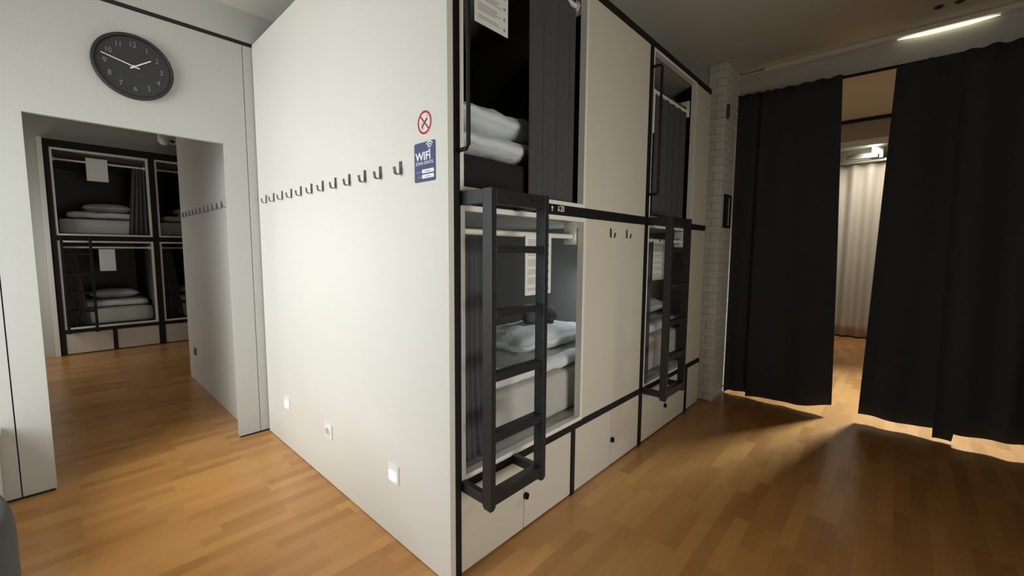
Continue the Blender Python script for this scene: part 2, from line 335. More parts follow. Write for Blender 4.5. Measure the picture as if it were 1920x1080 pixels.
# --- second bay
b2 = thing('bunk_bed', (3.35, YB, 0), 'black framed double bunk unit beside the white brick pillar', 'bunk bed', 'built-in bunk units in this room')
obj('rail', MB().box(2.787, 3.945, Y0, Y1, 0.385, 0.424, 0.0015), 'black', b2)
obj('rail', MB().box(2.787, 3.945, Y0, Y1, 1.582, 1.628, 0.0015), 'black', b2)
obj('rail', MB().box(2.787, 3.945, Y0, Y1, 2.758, 2.80, 0.0015), 'black', b2)
obj('post', MB().box(3.617, 3.662, Y0, Y1, 0, 0.385, 0.0015), 'black', b2)
obj('end_panel', MB().box(3.612, 3.955, 1.296, 1.316, 0.425, 1.581, 0.002), 'beige', b2)
obj('end_panel', MB().box(3.602, 3.955, 1.296, 1.316, 1.629, 2.757, 0.002), 'beige', b2)
obj('opening_frame', frame_strips(2.788, 3.610, 0.4245, 1.5815, 0.017, 1.291, 1.33), 'trim', b2)['label'] = 'white frame of the lower opening'
obj('opening_frame', frame_strips(2.788, 3.600, 1.6285, 2.7575, 0.017, 1.291, 1.33), 'trim', b2)['label'] = 'white frame of the upper opening'
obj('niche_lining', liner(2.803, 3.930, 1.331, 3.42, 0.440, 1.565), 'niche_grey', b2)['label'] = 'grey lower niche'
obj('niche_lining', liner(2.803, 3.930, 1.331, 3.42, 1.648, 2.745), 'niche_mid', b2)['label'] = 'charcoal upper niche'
niche_top(b2, 2.803, 3.930, 1.331, 3.42, 1.565); niche_top(b2, 2.803, 3.930, 1.331, 3.42, 2.745)
obj('top_panel', MB().box(2.788, 3.955, 1.345, 3.47, 2.77, 2.80), 'wall', b2)
door(b2, 2.789, 3.185); door(b2, 3.190, 3.615, 3.199); door(b2, 3.664, 3.955)
obj('door_strip', MB().box(3.1855, 3.1895, 1.300, 1.32, 0.01, 0.383), 'trim', b2)
rod_part(b2, 2.807, 3.591, 1.365, 1.478); rod_part(b2, 2.807, 3.581, 1.365, 2.54)

# --- ladders
def ladder(loc, label):
    L = thing('bunk_ladder', loc, label, 'ladder', 'black steel bunk ladders'); X, Yf, Yb, Yr = loc[0], 1.110, 1.158, 1.2885
    wd, t = 0.345, 0.028
    for x in (X, X + wd - t):
        obj('upright', MB().box(x, x + t, Yf, Yb, 0.378, 1.630, 0.002), 'ladder', L)
        obj('foot_cap', MB().box(x + 0.003, x + t - 0.003, Yf + 0.004, Yb - 0.004, 0.368, 0.378, 0.001), 'ladder', L)
    for z0, z1 in ((1.388, 1.417), (1.141, 1.170), (0.890, 0.922), (0.645, 0.682), (0.388, 0.436)):
        obj('rung', MB().box(X + t, X + wd - t, Yf + 0.002, Yb - 0.002, z0, z1, 0.002), 'ladder', L)
    obj('top_bar', MB().box(X + t, X + wd - t, Yf + 0.002, Yb - 0.002, 1.572, 1.628, 0.002), 'ladder', L)
    for z0, z1 in ((0.388, 0.430), (1.575, 1.628)):
        for x in (X, X + wd - t):
            obj('bracket', MB().box(x, x + t, Yb, Yr, z0, z1, 0.002), 'ladder', L)
    for x in (X + 0.10, X + 0.24): obj('screw', MB().cyl((x, Yf + 0.002, 1.60), (x, Yf - 0.002, 1.60), 0.006, 12), 'ladder', L)
    return L
ladder((1.088, YB, 0.37), 'black steel bunk ladder nearest the white hook wall')
ladder((2.760, YB, 0.37), 'black steel bunk ladder farther back, before the white brick pillar')

def handle(loc, label, z0, z1):
    h = thing('grab_handle', loc, label, 'handle', 'black grab handles'); x = loc[0]
    m = MB(); pts = [(x, 1.290, z0), (x, 1.235, z0), (x, 1.222, z0 + 0.012), (x, 1.222, z1 - 0.012), (x, 1.235, z1), (x, 1.290, z1)]
    obj('bar', m.tube(pts, 0.0085, 12), 'black', h, True)
    for z in (z0, z1): obj('mount', MB().cyl((x, 1.2898, z), (x, 1.286, z), 0.016, 16), 'black', h)
    return h
handle((1.076, YB, 1.78), 'black grab handle on the corner post by the white wall', 1.783, 2.62)
handle((2.763, YB, 1.78), 'black grab handle on the post between the two bunk units', 1.783, 2.62)

# --- bedding
def soft_obj(name, label, cat, group, m, c, d, **k):
    o = obj(name, MB().soft(c, d, **k), m, base=(c[0], c[1], c[2] - d[2] / 2), smooth=True); return tag(o, label, cat, group)
G = 'mattresses in the bunks'
# lower left bunk
soft_obj('mattress', 'pale grey mattress in the lower bunk behind the near ladder', 'mattress', G, 'mattress', (1.87, 2.39, 0.571), (1.50, 1.98, 0.258), r=0.035, n=16, amp=0.003)
soft_obj('blanket', 'white folded blanket in the lower bunk under the rolled towel', 'blanket', 'white blankets', 'sheet', (1.87, 1.87, 0.749), (1.49, 0.94, 0.075), r=0.04, n=26, amp=0.010, freq=7, seed=3)
soft_obj('pillow', 'white pillow under the dark rolled towel', 'pillow', 'white pillows', 'sheet', (2.08, 1.72, 0.858), (0.78, 0.50, 0.14), r=0.07, n=20, amp=0.010, freq=6, puff=0.6, seed=5)
rl = thing('niche_fill_lamp', (2.68, 1.60, 1.30), 'small unseen lamp added inside the near lower bunk', 'ceiling strip')  # unseen lamp with its light, added to brighten the lower niche
obj('mount', MB().box(2.700, 2.7199, 1.57, 1.63, 1.30, 1.38, 0.004), 'plastic', rl); obj('shade', MB().cyl((2.70, 1.60, 1.34), (2.66, 1.60, 1.33), 0.012, 16, 0.026), 'plastic', rl)
area('niche_fill_light', (2.655, 1.60, 1.328), (1.9, 1.75, 0.9), 0.04, 0.04, 2.6, (0.86, 0.95, 1.0))
tw = MB(); b = bmesh.new(); n = 40
prof = []
for i in range(90):
    a = i / 89 * 2 * math.pi * 2.6; prof.append((0.012 + 0.043 * i / 89, a))
tw.tube([(2.14 + (j / 10 - 0.5) * 0.24, 1.72 - (j / 10 - 0.5) * 0.05, 0.970 + 0.004 * math.sin(j)) for j in range(11)], [0.040, 0.052, 0.056, 0.055, 0.056, 0.054, 0.055, 0.057, 0.056, 0.052, 0.040], 22)
towel = obj('rolled_towel', tw, 'towel', base=(2.14, 1.72, 0.905), smooth=True); tag(towel, 'dark grey rolled towel on the pillow in the lower bunk', 'towel')
for sx in (-1, 1):
    pts = [(2.14 + sx * 0.1205, 1.72 - sx * 0.025 + r * math.cos(a), 0.970 + r * math.sin(a)) for r, a in [(0.008 + 0.032 * i / 40, i / 40 * 2 * math.pi * 2.4) for i in range(41)]]
    obj('towel_edge', MB().tube(pts, 0.0035, 6), 'towel', towel)
# upper left bunk
soft_obj('mattress', 'black covered mattress in the near upper bunk', 'mattress', G, 'blackfab', (1.87, 2.39, 1.739), (1.50, 1.98, 0.17), r=0.03, n=10, amp=0.002)
soft_obj('pillow', 'lower of two stacked white pillows in the near upper bunk', 'pillow', 'white pillows', 'sheet', (1.58, 1.62, 1.89), (0.80, 0.46, 0.115), r=0.055, n=18, amp=0.010, puff=0.35, seed=1)
soft_obj('pillow', 'upper of two stacked white pillows in the near upper bunk', 'pillow', 'white pillows', 'sheet', (1.56, 1.64, 2.018), (0.76, 0.44, 0.125), r=0.06, n=18, amp=0.012, puff=0.45, seed=9)
# right bunks
soft_obj('mattress', 'pale grey mattress in the lower bunk behind the farther ladder', 'mattress', G, 'mattress', (3.36, 2.39, 0.585), (1.08, 1.98, 0.285), r=0.035, n=12, amp=0.003)
soft_obj('blanket', 'white blanket in the lower bunk behind the farther ladder', 'blanket', 'white blankets', 'sheet', (3.36, 1.87, 0.784), (1.06, 0.94, 0.085), r=0.04, n=18, amp=0.010, seed=2)
soft_obj('pillow', 'white pillow in the lower bunk behind the farther ladder', 'pillow', 'white pillows', 'sheet', (3.45, 1.76, 0.914), (0.70, 0.48, 0.15), r=0.07, n=14, amp=0.010, puff=0.6, seed=8)
soft_obj('mattress', 'black covered mattress in the upper bunk by the brick pillar', 'mattress', G, 'blackfab', (3.36, 2.39, 1.735), (1.08, 1.98, 0.17), r=0.03, n=8, amp=0.002)

# --- cloth: curtains as solid sheets
def curtain(name, label, cat, group, m, P0, P1, ztop, zbot, folds, depth, nu=120, nv=24, gather=None, thick=0.004, hem=None, seed=0.0, axis=None, sway=0.0, topwave=0.0, shape=None):
    """P0->P1 horizontal line (x,y); folds displaced across it"""
    a = Vector((P0[0], P0[1], 0)); c = Vector((P1[0], P1[1], 0)); d = (c - a); ln = d.length; d.normalize(); nrm = Vector((-d.y, d.x, 0))
    b = bmesh.new(); grid = []
    for j in range(nv + 1):
        v = j / nv; row = []
        for i in range(nu + 1):
            u = i / nu
            ph = u * folds * 2 * math.pi + 1.3 * noise.noise(Vector((u * 3, seed, v * 0.6)))
            amp = depth * (0.55 + 0.45 * v) * (0.7 + 0.6 * noise.noise(Vector((u * 4 + seed, v * 0.8, 3))))
            off = math.sin(ph) * amp + sway * v * noise.noise(Vector((u * 1.7 + seed, 5, 0)))
            pos = u * ln
            if gather: pos = gather(u, v) * ln
            zb = zbot(u) if callable(zbot) else zbot
            zt = ztop + topwave * math.sin(u * folds * 4 * math.pi + seed) if topwave else ztop
            z = zt + (zb - zt) * v
            if shape: pos += shape(u, v)
            row.append(b.verts.new(a + d * pos + nrm * off + Vector((0, 0, z))))
        grid.append(row)
    for j in range(nv):
        for i in range(nu): b.faces.new((grid[j][i], grid[j][i + 1], grid[j + 1][i + 1], grid[j + 1][i]))
    mb = MB(); mb.add(b)
    zmin = min(v.co.z for v in mb.bm.verts)
    o = obj(name, mb, m, base=((P0[0] + P1[0]) / 2, (P0[1] + P1[1]) / 2, zmin), smooth=True)
    md = o.modifiers.new('thickness', 'SOLIDIFY'); md.thickness = thick; md.offset = 0
    return tag(o, label, cat, group)
GB = 'grey bunk curtains'
curtain('bunk_curtain', 'grey curtain bunched at the left of the lower bunk behind the near ladder', 'curtain', GB, 'bcurt', (1.128, 1.365), (1.40, 1.375), 1.50, 0.455, 6.0, 0.016, gather=lambda u, v: u * (0.62 + 0.10 * math.cos(v * 3.1) + 0.34 * v * v), seed=2.0)
curtain('bunk_curtain', 'grey curtain half drawn across the near upper bunk', 'curtain', GB, 'bcurt', (1.585, 1.362), (1.968, 1.362), 2.738, 1.665, 3.5, 0.016, seed=4.0)
curtain('bunk_curtain', 'grey curtain in the lower bunk behind the farther ladder', 'curtain', GB, 'bcurt', (2.815, 1.365), (3.03, 1.368), 1.50, 0.455, 5.0, 0.012, seed=6.0)
curtain('bunk_curtain', 'dark grey curtain drawn across the upper bunk by the brick pillar', 'curtain', GB, 'bcurt', (2.99, 1.362), (3.575, 1.362), 2.57, 1.665, 5.0, 0.012, seed=8.0)

# --- paper sheets hanging from the rods
def paper(name, label, x, z0, y, w=0.207, h=0.297, tilt=0.0, lines=True, group='printed sheets hanging in the bunks'):
    o = obj(name, MB().box(x, x + w, y, y + 0.0015, z0, z0 + h), 'paper', base=(x + w / 2, y, z0)); tag(o, label, 'paper sheet', group)
    if lines:
        m = MB(); rnd = random.Random(int(x * 1000)); z = z0 + h - 0.02
        while z > z0 + 0.02:
            for _ in range(rnd.choice((3, 4))):
                if z < z0 + 0.02: break
                m.box(x + 0.018, x + w * rnd.uniform(0.6, 0.8), y - 0.0006, y, z - 0.003, z); z -= 0.0085
            z -= 0.016
        d = m; z = z0 + h - 0.04
        while z > z0 + 0.03: d.box(x + w - 0.03, x + w - 0.018, y - 0.0006, y, z - 0.012, z); z -= 0.045
        obj('printed_text', m, 'ink', o)
        obj('clip', MB().box(x + w * 0.45, x + w * 0.55, y - 0.003, y + 0.003, z0 + h - 0.006, z0 + h + 0.012), 'chrome', o)
    o.rotation_euler.z = tilt
    return o
paper('notice_sheet', 'printed white sheet hanging in the lower bunk behind the near ladder', 1.553, 1.175, 1.346)
paper('notice_sheet', 'printed white sheet hanging at the top of the near upper bunk', 1.262, 2.372, 1.392)
paper('notice_sheet', 'printed white sheet hanging in the lower bunk behind the farther ladder', 3.005, 1.180, 1.345)
paper('notice_sheet', 'printed white sheet hanging in the upper bunk by the brick pillar', 2.815, 2.24, 1.345, w=0.13, h=0.30)

# ------------------------------------------------------------------ coat hooks
def strip(profile, thick, half, place):
    """flat strip bent along profile [(out, z)], half width; place(out, along, z)"""
    b = bmesh.new(); n = len(profile); rows = []
    for i, (o_, z_) in enumerate(profile):
        p0 = profile[max(i - 1, 0)]; p1 = profile[min(i + 1, n - 1)]; tx, tz = p1[0] - p0[0], p1[1] - p0[1]; l = math.hypot(tx, tz); nx, nz_ = -tz / l, tx / l
        q = []
        for s_, a_ in ((-1, -1), (-1, 1), (1, 1), (1, -1)):
            q.append(b.verts.new(place(o_ + nx * s_ * thick / 2, a_ * half, z_ + nz_ * s_ * thick / 2)))
        rows.append(q)
    for i in range(n - 1):
        for k in range(4): b.faces.new((rows[i][k], rows[i][(k + 1) % 4], rows[i + 1][(k + 1) % 4], rows[i + 1][k]))
    b.faces.new(rows[0]); b.faces.new(rows[-1]); bmesh.ops.recalc_face_normals(b, faces=b.faces[:])
    m = MB(); m.add(b); return m
HP = [(a, c * 0.72) for a, c in [(0.003, 0.043), (0.003, 0.015), (0.003, -0.022)] + [(0.003 + 0.014 - 0.014 * math.cos(a), -0.022 - 0.014 * math.sin(a)) for a in [math.pi * k / 8 for k in range(1, 8)]] + [(0.031, -0.016), (0.034, 0.006)]]
def hook(loc, nd, label, group, m='nickel'):
    """nd: outward direction in xy"""
    ad = (-nd[1], nd[0]); o = thing('coat_hook', loc, label, 'coat hook', group)
    body = obj('hook_strip', strip(HP, 0.0035, 0.0085, lambda a, c, z: Vector((loc[0] + nd[0] * a + ad[0] * c, loc[1] + nd[1] * a + ad[1] * c, loc[2] + z))), m, o)
    for z in (0.021, 0.003): obj('screw', MB().cyl((loc[0] + nd[0] * 0.0045, loc[1] + nd[1] * 0.0045, loc[2] + z), (loc[0] + nd[0] * 0.006, loc[1] + nd[1] * 0.006, loc[2] + z), 0.003, 10), m, o)
    return o
ORD = ['first', 'second', 'third', 'fourth', 'fifth', 'sixth', 'seventh', 'eighth', 'ninth', 'tenth', 'eleventh', 'twelfth']
HY = [3.309, 3.158, 2.999, 2.841, 2.687, 2.530, 2.378, 2.220, 2.064, 1.907, 1.765, 1.598]
GH = 'coat hooks in a row on the white wall'
h0 = hook((XW, HY[0], 1.745), (-1, 0), 'metal coat hook on the white wall, nearest the doorway corner', GH)
for i, y in enumerate(HY[1:], 1):
    lab = 'metal coat hook on the white wall, %s along from the doorway corner' % ORD[i] if i < 11 else 'metal coat hook on the white wall, nearest the blue wifi sign'
    dup(h0, (XW, y, 1.745), lab)
GN = 'coat hooks in the next room'
hn = hook((0.912, 5.53, 1.742), (-1, 0), 'metal coat hook seen through the doorway, farthest from the door frame', GN)
for i in range(1, 12):
    lab = 'metal coat hook seen through the doorway, %s from the far end of its row' % ORD[i] if i < 11 else 'metal coat hook seen through the doorway, right at the door frame'
    dup(hn, (0.912, 5.53 - i * 0.152, 1.742), lab)
GP = 'pair of coat hooks on the beige panel'
hp = hook((2.274, 1.294, 1.503), (0, -1), 'left of two coat hooks on the lower beige bunk panel', GP, 'chrome')
dup(hp, (2.476, 1.294, 1.503), 'right of two coat hooks on the lower beige bunk panel')

# ------------------------------------------------------------------ signs on the white wall (faces -x; image right is -y)
def wallpt(y, z, d=0.0): return Vector((XW - d, y, z))
def disc(mb, y, z, r0, r1, d0, d1, n=48):
    b = bmesh.new(); R = []
    for dd in (d0, d1):
        R.append([[b.verts.new(wallpt(y + r * math.cos(a), z + r * math.sin(a), dd)) for a in [2 * math.pi * k / n for k in range(n)]] for r in ((r0, r1) if r0 > 0 else (r1,))])
    for k in range(n):
        q = (k + 1) % n
        if r0 > 0:
            b.faces.new((R[1][0][k], R[1][0][q], R[1][1][q], R[1][1][k])); b.faces.new((R[0][0][k], R[0][0][q], R[1][0][q], R[1][0][k]))
        b.faces.new((R[0][-1][k], R[0][-1][q], R[1][-1][q], R[1][-1][k]))
    if r0 <= 0: b.faces.new(R[1][0])
    bmesh.ops.recalc_face_normals(b, faces=b.faces[:]); mb.add(b); return mb
ns = thing('no_smoking_sign', (XW, 1.423, 1.856), 'round red no smoking sticker on the white wall above the wifi sign', 'sign')
obj('backing', disc(MB(), 1.423, 1.904, 0, 0.050, 0.0, 0.001), 'signpink', ns)
obj('red_ring', disc(MB(), 1.423, 1.904, 0.037, 0.046, 0.001, 0.002), 'red', ns)
def bar(y0, z0, y1, z1, t, d0, d1, mb):
    a = Vector((y0, z0)); c = Vector((y1, z1)); n_ = (c - a).normalized(); n_ = Vector((-n_.y, n_.x)) * t / 2
    return mb.prism([a + n_, c + n_, c - n_, a - n_], lambda p, q: wallpt(p, q, d0), lambda p, q: wallpt(p, q, d1))
obj('slash', bar(1.451, 1.932, 1.395, 1.876, 0.007, 0.001, 0.0022, MB()), 'red', ns)
obj('cigarette', bar(1.443, 1.885, 1.405, 1.918, 0.008, 0.001, 0.0016, MB()), 'inkdark', ns)
sm = MB(); bar(1.405, 1.923, 1.410, 1.932, 0.002, 0.001, 0.0016, sm); bar(1.447, 1.896, 1.437, 1.908, 0.002, 0.001, 0.0016, sm); bar(1.440, 1.878, 1.425, 1.884, 0.002, 0.001, 0.0016, sm)
obj('smoke', sm, 'inkdark', ns)

wf = thing('wifi_sign', (XW, 1.424, 1.672), 'navy blue wifi sign with white lettering on the white wall', 'sign')
def rrect(y0, y1, z0, z1, r, n=5):
    P = []
    for cy, cz, a0 in ((y1 - r, z1 - r, 0), (y0 + r, z1 - r, 90), (y0 + r, z0 + r, 180), (y1 - r, z0 + r, 270)):
        for k in range(n + 1):
            a = math.radians(a0 + 90 * k / n); P.append((cy + r * math.cos(a), cz + r * math.sin(a)))
    return P
def plate(y0, y1, z0, z1, r, d0, d1): return MB().prism(rrect(y0, y1, z0, z1, r), lambda p, q: wallpt(p, q, d0), lambda p, q: wallpt(p, q, d1))
obj('board', plate(1.3545, 1.4935, 1.673, 1.828, 0.007, 0, 0.003), 'navy', wf)
text_mesh('WIFi', 0.058, 'signwhite', 'lettering', wf, (wallpt(1.4340, 1.7735, 0.0034)), (0, -1, 0), (0, 0, 1), bold=0.0012, fit=(0.102, 0.033))
text_mesh('ZONA GRATIS', 0.0195, 'signwhite', 'lettering', wf, (wallpt(1.425, 1.7465, 0.0034)), (0, -1, 0), (0, 0, 1), fit=(0.118, 0.0125))
ic = MB(); cy, cz = 1.3895, 1.7935
for r0, r1 in ((0.0, 0.0045), (0.011, 0.0155), (0.020, 0.0245), (0.029, 0.0335)):
    A = [math.radians(48 + 84 * k / 12) for k in range(13)]
    if r0 == 0: A = [2 * math.pi * k / 16 for k in range(16)]; poly = [(cy + r1 * math.cos(a), cz + r1 * math.sin(a)) for a in A]
    else: poly = [(cy + r1 * math.cos(a), cz + r1 * math.sin(a)) for a in A] + [(cy + r0 * math.cos(a), cz + r0 * math.sin(a)) for a in A[::-1]]
    ic.prism(poly, lambda p, q: wallpt(p, q, 0.003), lambda p, q: wallpt(p, q, 0.0038))
obj('signal_logo', ic, 'signwhite', wf)
for z in (1.7135, 1.693):
    fb = obj('text_field', plate(1.3625, 1.4410, z - 0.0075, z + 0.0075, 0.002, 0.003, 0.0036), 'signwhite', wf)
    obj('field_entry', MB().box(XW - 0.0041, XW - 0.0036, 1.385, 1.420, z - 0.002, z + 0.001), 'ink', fb)
    obj('field_caption', MB().box(XW - 0.0036, XW - 0.003, 1.447, 1.484 if z > 1.7 else 1.470, z - 0.004, z + 0.002), 'numeral', wf)

# step lights and socket
def step_light(y, z, label):
    o = thing('step_light', (XW, y, z - 0.042), label, 'wall light', 'recessed step lights low on the white wall')
    obj('plate', MB().box(XW - 0.009, XW, y - 0.042, y + 0.042, z - 0.042, z + 0.048, 0.002), 'plastic', o)
    obj('lens', MB().box(XW - 0.012, XW - 0.008, y - 0.019, y + 0.034, z - 0.032, z + 0.012, 0.002), 'led', o); return o
step_light(1.698, 0.335, 'lit square step light low on the white wall, nearest the bunks')
step_light(3.064, 0.330, 'lit square step light low on the white wall, nearest the doorway')
so = thing('power_socket', (XW, 2.404, 0.288), 'white wall socket between the two lit step lights', 'socket')
obj('plate', MB().box(XW - 0.010, XW, 2.362, 2.446, 0.288, 0.372, 0.003), 'plastic', so)
def ring_x(mb, y, z, r0, r1, d0, d1): return disc(mb, y, z, r0, r1, d0, d1, 32)
obj('recess', ring_x(MB(), 2.404, 0.33, 0, 0.020, 0.010, 0.0106), 'socketgrey', so)
obj('socket_ring', ring_x(MB(), 2.404, 0.33, 0.020, 0.027, 0.010, 0.014), 'plastic', so)
sn = thing('power_socket', (0.912, 5.33, 0.29), 'small socket low on the wall seen through the doorway', 'socket')
obj('plate', MB().box(0.902, 0.912, 5.30, 5.37, 0.285, 0.365, 0.003), 'nickel', sn)
obj('recess', MB().cyl((0.9025, 5.335, 0.325), (0.9005, 5.335, 0.325), 0.02, 20), 'inkdark', sn)

# ------------------------------------------------------------------ clock
cx, cz, R = 0.380, 2.486, 0.188
ck = thing('wall_clock', (cx, YD, cz - R), 'large round black wall clock with grey numerals above the doorway', 'clock')
def turned(profile, n=72):
    b = bmesh.new(); rows = [[b.verts.new((cx + r * math.cos(2 * math.pi * k / n), YD - d, cz + r * math.sin(2 * math.pi * k / n))) for k in range(n)] for r, d in profile]
    for i in range(len(rows) - 1):
        for k in range(n): b.faces.new((rows[i][k], rows[i][(k + 1) % n], rows[i + 1][(k + 1) % n], rows[i + 1][k]))
    b.faces.new(rows[-1]); bmesh.ops.recalc_face_normals(b, faces=b.faces[:]); m = MB(); m.add(b); return m
smooth_angle(obj('case', turned([(R - 0.006, 0.001), (R, 0.006), (R, 0.030), (R - 0.004, 0.036), (R - 0.010, 0.038), (R - 0.016, 0.035), (R - 0.019, 0.024), (R - 0.019, 0.021)]), 'clock', ck), 30)
obj('face', turned([(R - 0.0192, 0.020), (R - 0.0192, 0.0218)]), 'clockface', ck)
for k in range(1, 13):
    a = math.radians(90 - 30 * k); rr = 0.128
    text_mesh(str(k), 0.043, 'numeral', 'numeral', ck, (cx + rr * math.cos(a), YD - 0.0224, cz + rr * math.sin(a)), (1, 0, 0), (0, 0, 1), squeeze=0.8)
tk = MB()
for k in range(60):
    a = math.radians(6 * k); l = 0.007 if k % 5 == 0 else 0.003; ca, sa = math.cos(a), math.sin(a)
    tk.prism([(0.155, -0.0009), (0.155 + l, -0.0009), (0.155 + l, 0.0009), (0.155, 0.0009)], lambda p, q: Vector((cx + p * ca - q * sa, YD - 0.0218, cz + p * sa + q * ca)), lambda p, q: Vector((cx + p * ca - q * sa, YD - 0.0224, cz + p * sa + q * ca)))
obj('minute_marking', tk, 'numeral', ck)
def hand(name, minutes, l, tail, wd, d):
    a = math.radians(90 - 6 * minutes); ca, sa = math.cos(a), math.sin(a)
    obj(name, MB().prism([(-tail, -wd / 2), (l, -wd / 2 * 0.7), (l, wd / 2 * 0.7), (-tail, wd / 2)], lambda p, q: Vector((cx + p * ca - q * sa, YD - d, cz + p * sa + q * ca)), lambda p, q: Vector((cx + p * ca - q * sa, YD - d - 0.0012, cz + p * sa + q * ca))), 'hand', ck)
hand('hour_hand', 9.1, 0.098, 0.022, 0.008, 0.026); hand('minute_hand', 47.6, 0.148, 0.026, 0.0065, 0.029)
obj('hand_hub', MB().cyl((cx, YD - 0.022, cz), (cx, YD - 0.0325, cz), 0.007, 20), 'hand', ck)

# ------------------------------------------------------------------ curtained opening on the right
XR = 4.44
rod = thing('curtain_pole', (XR, 0.1, 2.80), 'black curtain pole above the dark curtains', 'curtain pole')
obj('pole', MB().cyl((XR, -1.05, 2.795), (XR, 1.205, 2.835), 0.012, 16), 'black', rod, False)
for y in (-0.95, 1.15): obj('bracket', MB().box(XR - 0.008, 4.489, y - 0.008, y + 0.008, 2.83, 2.846).box(4.483, 4.489, y - 0.02, y + 0.02, 2.80, 2.87), 'black', rod)
GC = 'charcoal curtains across the wide opening'
def cz_(ya, za, yb, zb): return lambda u: za + (zb - za) * u
curtain('curtain', 'narrow charcoal curtain panel beside the brick pillar', 'curtain', GC, 'curt', (XR - 0.01, 1.205), (XR - 0.005, 0.955), 2.848, lambda u: -0.002 + 0.030 * min(1, u * 6) + 0.02 * u - 0.0, 1.6, 0.012, nu=50, seed=1.0, topwave=0.006)
curtain('curtain', 'wide charcoal curtain panel left of the lit gap', 'curtain', GC, 'curt', (XR - 0.03, 1.005), (XR - 0.03, 0.432), 2.835, lambda u: 0.010 + 0.078 * u ** 1.5 + 0.014 * math.sin(u * 7), 2.6, 0.014, nu=90, seed=2.3, topwave=0.006,
        shape=lambda u, v: 0.098 * u * (v if v < 0.6 else 0.6 + (v - 0.6) * 0.8))
curtain('curtain', 'wide charcoal curtain panel right of the lit gap', 'curtain', GC, 'curt', (XR - 0.02, 0.108), (XR - 0.02, -0.33), 2.812, lambda u: 0.060 + 0.010 * math.cos(u * 6) + 0.02 * u, 2.0, 0.016, nu=80, seed=3.7, topwave=0.008,
        shape=lambda u, v: -0.058 * (1 - u) * v + 0.05 * u * v)
curtain('curtain', 'charcoal curtain panel at the right edge of the photo', 'curtain', GC, 'curt', (XR - 0.085, -0.225), (XR - 0.06, -1.02), 2.800, lambda u: (0.022 if u < 0.14 else 0.075 + 0.04 * u), 3.6, 0.022, nu=120, seed=5.1, topwave=0.008,
        shape=lambda u, v: 0.045 * (1 - u) * v)
# white strip on the wall top; a glowing tube imitates the reflection on it
lp = thing('ceiling_strip', (4.46, 0.0, 3.0), 'long white ceiling strip with a reflection made to glow above the curtains', 'ceiling strip')
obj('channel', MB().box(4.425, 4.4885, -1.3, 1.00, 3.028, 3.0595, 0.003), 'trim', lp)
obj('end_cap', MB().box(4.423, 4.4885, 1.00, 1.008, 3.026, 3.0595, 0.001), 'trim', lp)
obj('reflection_glow', MB().tube([(4.462, y, 3.020) for y in (-0.40, -0.34, -0.26, -0.1, 0.0, 0.06, 0.12)], [0.002, 0.008, 0.0145, 0.0165, 0.0145, 0.008, 0.002], 14), 'striphighlight', lp, True)
for i, (x, y) in enumerate(((4.15, -0.085), (4.15, -0.185))):
    o = thing('ceiling_spot', (x, y, ZC - 0.006), 'small brown ceiling spot, ' + ('left of two by the ceiling strip' if i == 0 else 'right of two by the ceiling strip'), 'ceiling spot', 'small brown ceiling spots')
    obj('rim', MB().cyl((x, y, ZC), (x, y, ZC - 0.006), 0.026, 24), 'spot', o); obj('core', MB().cyl((x, y, ZC - 0.006), (x, y, ZC - 0.008), 0.015, 20), 'groove', o)
# fixtures on the pillar's side
wb = thing('wall_bracket', (4.12, 1.212, 2.59), 'small dark bracket with shiny knob high on the pillar side', 'bracket')
obj('back_plate', MB().box(4.105, 4.135, 1.190, 1.2119, 2.58, 2.70, 0.003), 'spot', wb)
obj('knob', MB().soft((4.118, 1.178, 2.645), (0.024, 0.024, 0.024), r=0.012, n=6), 'chrome', wb, True)
fp = thing('framed_panel', (4.24, 1.212, 1.62), 'small black framed panel on the pillar side by the curtain', 'wall panel')
obj('frame', frame_strips(4.158, 4.345, 1.618, 1.922, 0.014, 1.196, 1.2118), 'black', fp)
obj('screen', MB().box(4.172, 4.331, 1.203, 1.2118, 1.632, 1.908), 'screen', fp)
obj('light_strip', MB().box(4.288, 4.298, 1.200, 1.203, 1.640, 1.900), 'paper', fp)
cl = thing('hanging_string', (4.40, 1.214, 0.10), 'thin white string with clips down the pillar edge by the curtain', 'string')
obj('string', MB().tube([(4.392, 1.2085, 2.83), (4.395, 1.207, 2.2), (4.396, 1.208, 1.2), (4.396, 1.207, 0.06)], 0.0035, 8), 'trim', cl)
for z in (2.80, 2.71, 2.63, 0.07): obj('clip', MB().soft((4.392, 1.204, z), (0.02, 0.014, 0.02), r=0.007, n=4), 'chrome', cl, True)

# far room
curtain('curtain', 'pale beige striped curtain hanging in the far room beyond the gap', 'curtain', None, 'beigecurt', (8.78, 1.75), (8.78, -1.6), 2.80, 0.03, 17.0, 0.055, nu=360, nv=16, seed=4.4)
pr = thing('curtain_track', (8.8, 0.4, 2.83), 'pale curtain track above the beige curtain in the far room', 'curtain track')
obj('track', MB().box(8.70, 8.86, -1.7, 1.8, 2.812, 2.85, 0.004), 'trim', pr)
obj('bracket', MB().box(8.66, 8.94, 0.28, 0.42, 2.852, 3.02, 0.006), 'paint', pr)
obj('track_motor', MB().box(8.62, 8.699, 0.34, 0.72, 2.86, 2.93, 0.006), 'greywall', pr)

